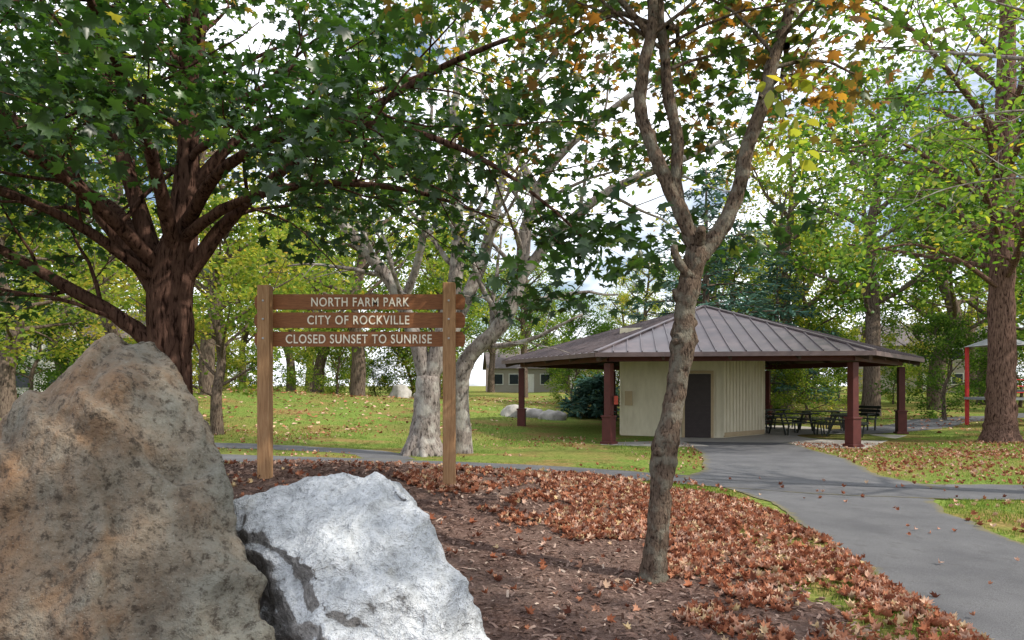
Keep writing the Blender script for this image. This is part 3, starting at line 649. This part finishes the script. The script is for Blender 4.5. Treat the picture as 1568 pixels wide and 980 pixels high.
T=Tree(.08,.008); P=dict(max=2,dens=[1.2,1.8],ratio=.45,maxL=[3.4,1.4],up=[.0,.0,-.05],wob=.12,fwd=.6,seg=.45,flat=.6,rr=.38)
T.limb([(14.95,22,-.2),(14.97,22,.6),(15,22,2),(15.0,22,5.4),(15.1,22,9.4),(15.2,22,13.4),(15.3,22,17)],[.58,.42,.38,.34,.28,.2,.05],18,8,P,.45,1.1)
root(T,14.95,22,.4,7,None,1.8)
for pts_,rad_ in [
 ([(14.8,21.9,7.0),(12.8,21.3,8.0),(11.0,20.6,8.6),(9.4,20,8.2)],[.1,.07,.045,.02]),
 ([(14.8,21.9,4.6),(13.0,21,5.3),(11.4,20.4,5.6),(9.8,20,5.3)],[.08,.05,.035,.02]),
 ([(14.9,21.9,5.8),(13.3,20,6.6),(11.8,18.2,7),(10.6,16.6,6.8)],[.09,.06,.04,.02]),
 ([(15,21.9,9),(12.9,21,10.6),(10.8,20,11.8),(8.8,19.4,12.5)],[.11,.08,.05,.02]),
 ([(15,21.8,8),(14,19,9.4),(12.6,16.5,10.2),(11.4,14.5,10.4)],[.1,.07,.05,.02]),
 ([(15.1,22,10.6),(13.6,23,12.6),(11.8,24,14),(10.2,24.6,15)],[.1,.07,.05,.02]),
 ([(15.1,22,6.2),(17,21,7.6),(19,20,8.4),(21,19.4,8.8)],[.1,.07,.05,.02]),
 ([(15,22.1,5.2),(13.8,23.6,5.8),(12.6,25,6.4),(11.6,26.2,6.8)],[.09,.06,.04,.02]),
 ([(15,22.1,7.5),(13.4,23.2,8.6),(11.6,24,9.4),(10.4,24.6,9.6)],[.09,.06,.04,.02]),
]: T.limb(pts_,rad_,10,5,P,.22)
tr=empty('tall_oak_tree'); T.build('trunk_and_branches',BK_OAK,tr)
leaves('foliage',T.tips,T.out,8,.42,.19,L_BRT,OVAL,tr,.0,1,.7,.3,lambda p:p[:,2]>3.6,.65)

T=Tree(.08,.004); P=dict(max=2,dens=[1.5,2.4],ratio=.42,maxL=[2.2,.9],up=[.0,.0,-.04],wob=.12,fwd=.6,seg=.3,flat=.6,rr=.4)
T.limb([(10.4,9.5,-.1),(10.4,9.5,2.0),(10.3,9.5,4.0),(10.4,9.4,6.5),(10.5,9.3,9.5)],[.3,.24,.2,.14,.04],14,6,P,.5)
root(T,10.4,9.5,.24)
for pts_,rad_ in [
 ([(10.3,9.5,4.2),(8.9,9.2,5.3),(7.3,9.0,6.0),(5.8,8.9,6.4)],[.07,.045,.025,.01]),
 ([(10.3,9.5,5.0),(9.2,10.6,6.2),(8.0,11.8,7.0),(6.6,12.8,7.6)],[.08,.05,.03,.01]),
 ([(10.4,9.4,5.4),(8.8,8.4,6.8),(7.2,7.4,7.6),(5.5,6.6,8.0)],[.08,.05,.03,.01])]: T.limb(pts_,rad_,8,5,P,.2)
tr=empty('shade_tree'); T.build('trunk_and_branches',BK_GREY,tr)
leaves('foliage',T.tips,T.out,3,.2,.12,L_BRT,OVAL,tr,.1,1,.7,.3,lambda p:(p[:,2]>3.3),.5)
T=Tree(.05,.002); PB=dict(max=2,dens=[1.8,2.2],ratio=.45,maxL=[1.6,.8],up=[.0,-.02,-.04],wob=.09,fwd=.75,seg=.2,flat=.8,rr=.5)
for pts_,rad_ in [([(10.3,9.5,4.3),(8.6,9.5,5.0),(7.0,9.4,5.2),(5.6,9.3,5.0),(4.7,9.2,4.5)],[.05,.03,.02,.012,.004]),
  ([(10.3,9.5,3.6),(8.8,9.6,4.1),(7.2,9.7,4.4),(6.0,9.8,4.3),(5.1,9.8,3.9)],[.045,.028,.018,.01,.004])]: T.limb(pts_,rad_,6,5,PB,.35)
T.build('bare_twigs',BK_GREY,tr)
leaves('sparse_leaves',T.tips,T.out,1,.08,.09,L_BRT,OVAL,tr,.4,1,.7,.3,lambda p:rng.random(len(p))<.35,.5)

def generic(Ht,R,tr_r,low=.25,seed=1):
    random.seed(seed); T=Tree(.06,.02)
    P=dict(max=2,dens=[.8,1.0],ratio=.5,maxL=[R*.6,R*.28],up=[.03,.03,0],wob=.14,fwd=.55,seg=.7,flat=.8)
    tp=[(0,0,-.3)]+[(random.gauss(0,.12)*k,random.gauss(0,.12)*k,Ht*k/6) for k in range(1,7)]
    pts,rad=T.limb(tp,[tr_r*1.3,tr_r,tr_r*.85,tr_r*.7,tr_r*.5,tr_r*.3,.04],9,4)
    nb=16
    for i in range(nb):
        f=low+(.97-low)*(i+.5)/nb; q=pts[int(f*(len(pts)-1))]; a=i*2.4+random.random()*.6
        prof=math.sin(math.pi*min(1,(f-low)/(1-low)*.85+.18))**.6*random.uniform(.65,1.15)
        T.grow(q,(math.cos(a),math.sin(a),.35+.6*f),R*prof,tr_r*.35,0,P)
    return T
protos=[]
for i,(Ht,R,rr,low) in enumerate([(14,5.5,.36,.2),(11,5.0,.26,.16),(17,5.8,.4,.26),(7,3.6,.14,.06)]):
    T=generic(Ht,R,rr,low,seed=20+i)
    t=T.build('tmp_t',BK_FAR,None); L=leaves('tmp_l',T.tips,T.out,max(4,int(8000/len(T.tips))),.42 if i<3 else .34,.26 if i<3 else .2,L_FAR,DIA,None,.05,.75,.8,.2,None,.6)
    protos.append((t.data,L.data)); bpy.data.objects.remove(t); bpy.data.objects.remove(L)
random.seed(5)
def bgtree(i,x,y,s=1,name='background_tree'):
    e=empty(name,(x,y,h(x,y))); e.scale=(s,s,s*random.uniform(.9,1.1)); e.rotation_euler=(0,0,random.random()*6.28)
    obj('trunk_and_branches',protos[i][0],e); obj('foliage',protos[i][1],e)
bgtree(0,8.0,-2.0,1.0,'shade_tree')
for i,x,y,s in [(0,-8.2,38,.95),(2,-14,33,.8),(0,-19,27,.85),(2,-22,40,1.0),(1,-5,48,.9),(0,-13,48,1.0),(1,-9.0,22,.62),
   (2,1,60,.75),(0,-30,48,1.1),(2,17.5,46,1.0),
   (2,19,38,1.0),(0,24,32,1.0),(2,26,44,1.1),(0,15,50,.85),(1,21,52,1.0),(2,33,50,1.2),(1,-21,56,1.1),(2,-36,46,1.1),
   (0,21.5,22,.75),(3,20.2,33.5,.62),(3,14.5,40,.7),(3,13.4,33,.5),(3,-17,36,.6),(3,-6.2,50,.7),(3,-11,45,.7),(3,3.6,42,.5),(3,-22,33,.7)]:
    bgtree(i,x,y,s)
random.seed(9)
for k in range(30):
    a=-50+100*k/29+random.gauss(0,1); d=random.uniform(68,94); x=d*math.sin(math.radians(a)); y=d*math.cos(math.radians(a))
    bgtree(random.choice([0,1,2]),x,y,random.uniform(.75,1.05) if abs(a-3)<9 else random.uniform(.85,1.2),'woodland_tree')
for k in range(36):
    a=-42+84*k/35+random.gauss(0,1.0); d=random.uniform(50,66); x=d*math.sin(math.radians(a)); y=d*math.cos(math.radians(a))
    if abs(x-1)<3 or abs(a+35)<2.5: continue
    bgtree(3,x,y,random.uniform(.4,.8),'understory_shrub')

def cedar(x,y,Ht,R,name,low=.08,n=60,seedv=1,needles=70):
    random.seed(seedv); e=empty(name,(x,y,h(x,y))); T=Tree(.05,.01)
    T.limb([(0,0,-.2),(0,0,Ht*.5),(0,0,Ht)],[.02*Ht+.05,.012*Ht+.02,.02],9,6); tips=[];out=[]
    for i in range(n):
        f=low+(1-low)*i/n; z=Ht*f; L=R*(1-f)**.6*random.uniform(.7,1.12)+.25; a=i*2.4+random.random()
        d=Vector((math.cos(a),math.sin(a),.22)); pts=[Vector((0,0,z))]; m=8
        for k in range(m):
            d=(d+Vector((random.gauss(0,.06),random.gauss(0,.06),-.045))).normalized(); pts.append(pts[-1]+d*L/m)
        T.tube(pts,[.02*L*(1-k/(m+1))*.6+.008 for k in range(m+1)],4,False)
        for k in range(int(needles*L/R)+8):
            t=random.uniform(.12,1)*m; ii=min(int(t),m-1); q=pts[ii].lerp(pts[ii+1],t-ii); dd=(pts[ii+1]-pts[ii]).normalized(); sd=dd.cross(Vector((0,0,1)))
            wd=L*.22*math.sin(math.pi*min(1,.15+.8*t/m)); o=random.uniform(-1,1)*wd
            tips.append(q+sd*o+Vector((0,0,random.gauss(0,.07)-abs(o)*.15))); out.append((dd+sd*(1.2 if o>0 else -1.2)+Vector((0,0,-.1))).normalized())
    T.build('trunk_and_boughs',BK_FAR,e)
    leaves('needles',tips,out,2,.1,.4,L_CED,NEED,e,0,1,.35,.1,None,.5)
cedar(10.0,37,13.0,6.4,'cedar_tree',n=54,needles=90)
cedar(15.5,42,9,4.2,'cedar_tree',seedv=4,n=40)
cedar(4.0,35,2.0,1.5,'juniper_shrub',.02,30,3,50)

BRICK=N('red_brick'); br=BRICK.n('ShaderNodeTexBrick'); br.inputs['Scale'].default_value=4; br.inputs['Color1'].default_value=(.33,.12,.07,1); br.inputs['Color2'].default_value=(.25,.09,.06,1); br.inputs['Mortar'].default_value=(.35,.32,.28,1)
BRICK.l(BRICK.pos(),br.inputs['Vector']); BRICK=BRICK.fin(br.outputs['Color'],.85)
SID=plain('white_siding',(.7,.7,.68),.7,.08); SHG=plain('roof_shingle',(.14,.12,.12),.9,.3,8); GLS=plain('window_glass',(.03,.04,.05),.1,.1)
def house(name,x,y,W,D,hh,wall,rot):
    e=empty(name,(x,y,h(x,y))); e.rotation_euler=(0,0,rot); b=Box(); b.box((0,0,hh/2-.2),(W,D,hh+.4)); 
    b.poly([(-W/2,-D/2,hh),(-W/2,D/2,hh),(-W/2,0,hh+D*.28)]); b.poly([(W/2,D/2,hh),(W/2,-D/2,hh),(W/2,0,hh+D*.28)]); b.build('walls',[wall],e)
    k=.56; r=Box()
    for s in (-1,1): r.poly([(-W/2-.4,s*(D/2+.4),hh-.4*k+.05),(W/2+.4,s*(D/2+.4),hh-.4*k+.05),(W/2+.4,0,hh+D*.28+.05),(-W/2-.4,0,hh+D*.28+.05)])
    r.box((W*.3,0.6,hh+D*.28+.2),(.8,.8,1.6)); r.build('roof',[SHG],e)
    g_=Box()
    for fl in range(int(hh//2.6)):
        for i in range(5):
            xx=-W/2+W*(i+.5)/5
            if fl==0 and i==2: g_.box((xx,-D/2-.03,1.05),(1.0,.08,2.1),0,1); continue
            g_.box((xx,-D/2-.03,1.5+2.7*fl),(1.2,.08,1.3),0,1); g_.box((xx,-D/2-.06,1.5+2.7*fl),(1.0,.08,1.1),0,0)
    g_.build('windows_and_door',[GLS,SID],e)
house('brick_house',1.6,86,9,8,2.9,BRICK,.1); house('white_house',7.0,96,10,8,2.9,SID,-.1); house('white_house',-40,56,10,8,5.4,SID,.5); house('brick_house',-40,70,12,9,5.4,BRICK,.4); house('brick_house',48,84,14,9,5.4,BRICK,-.4)
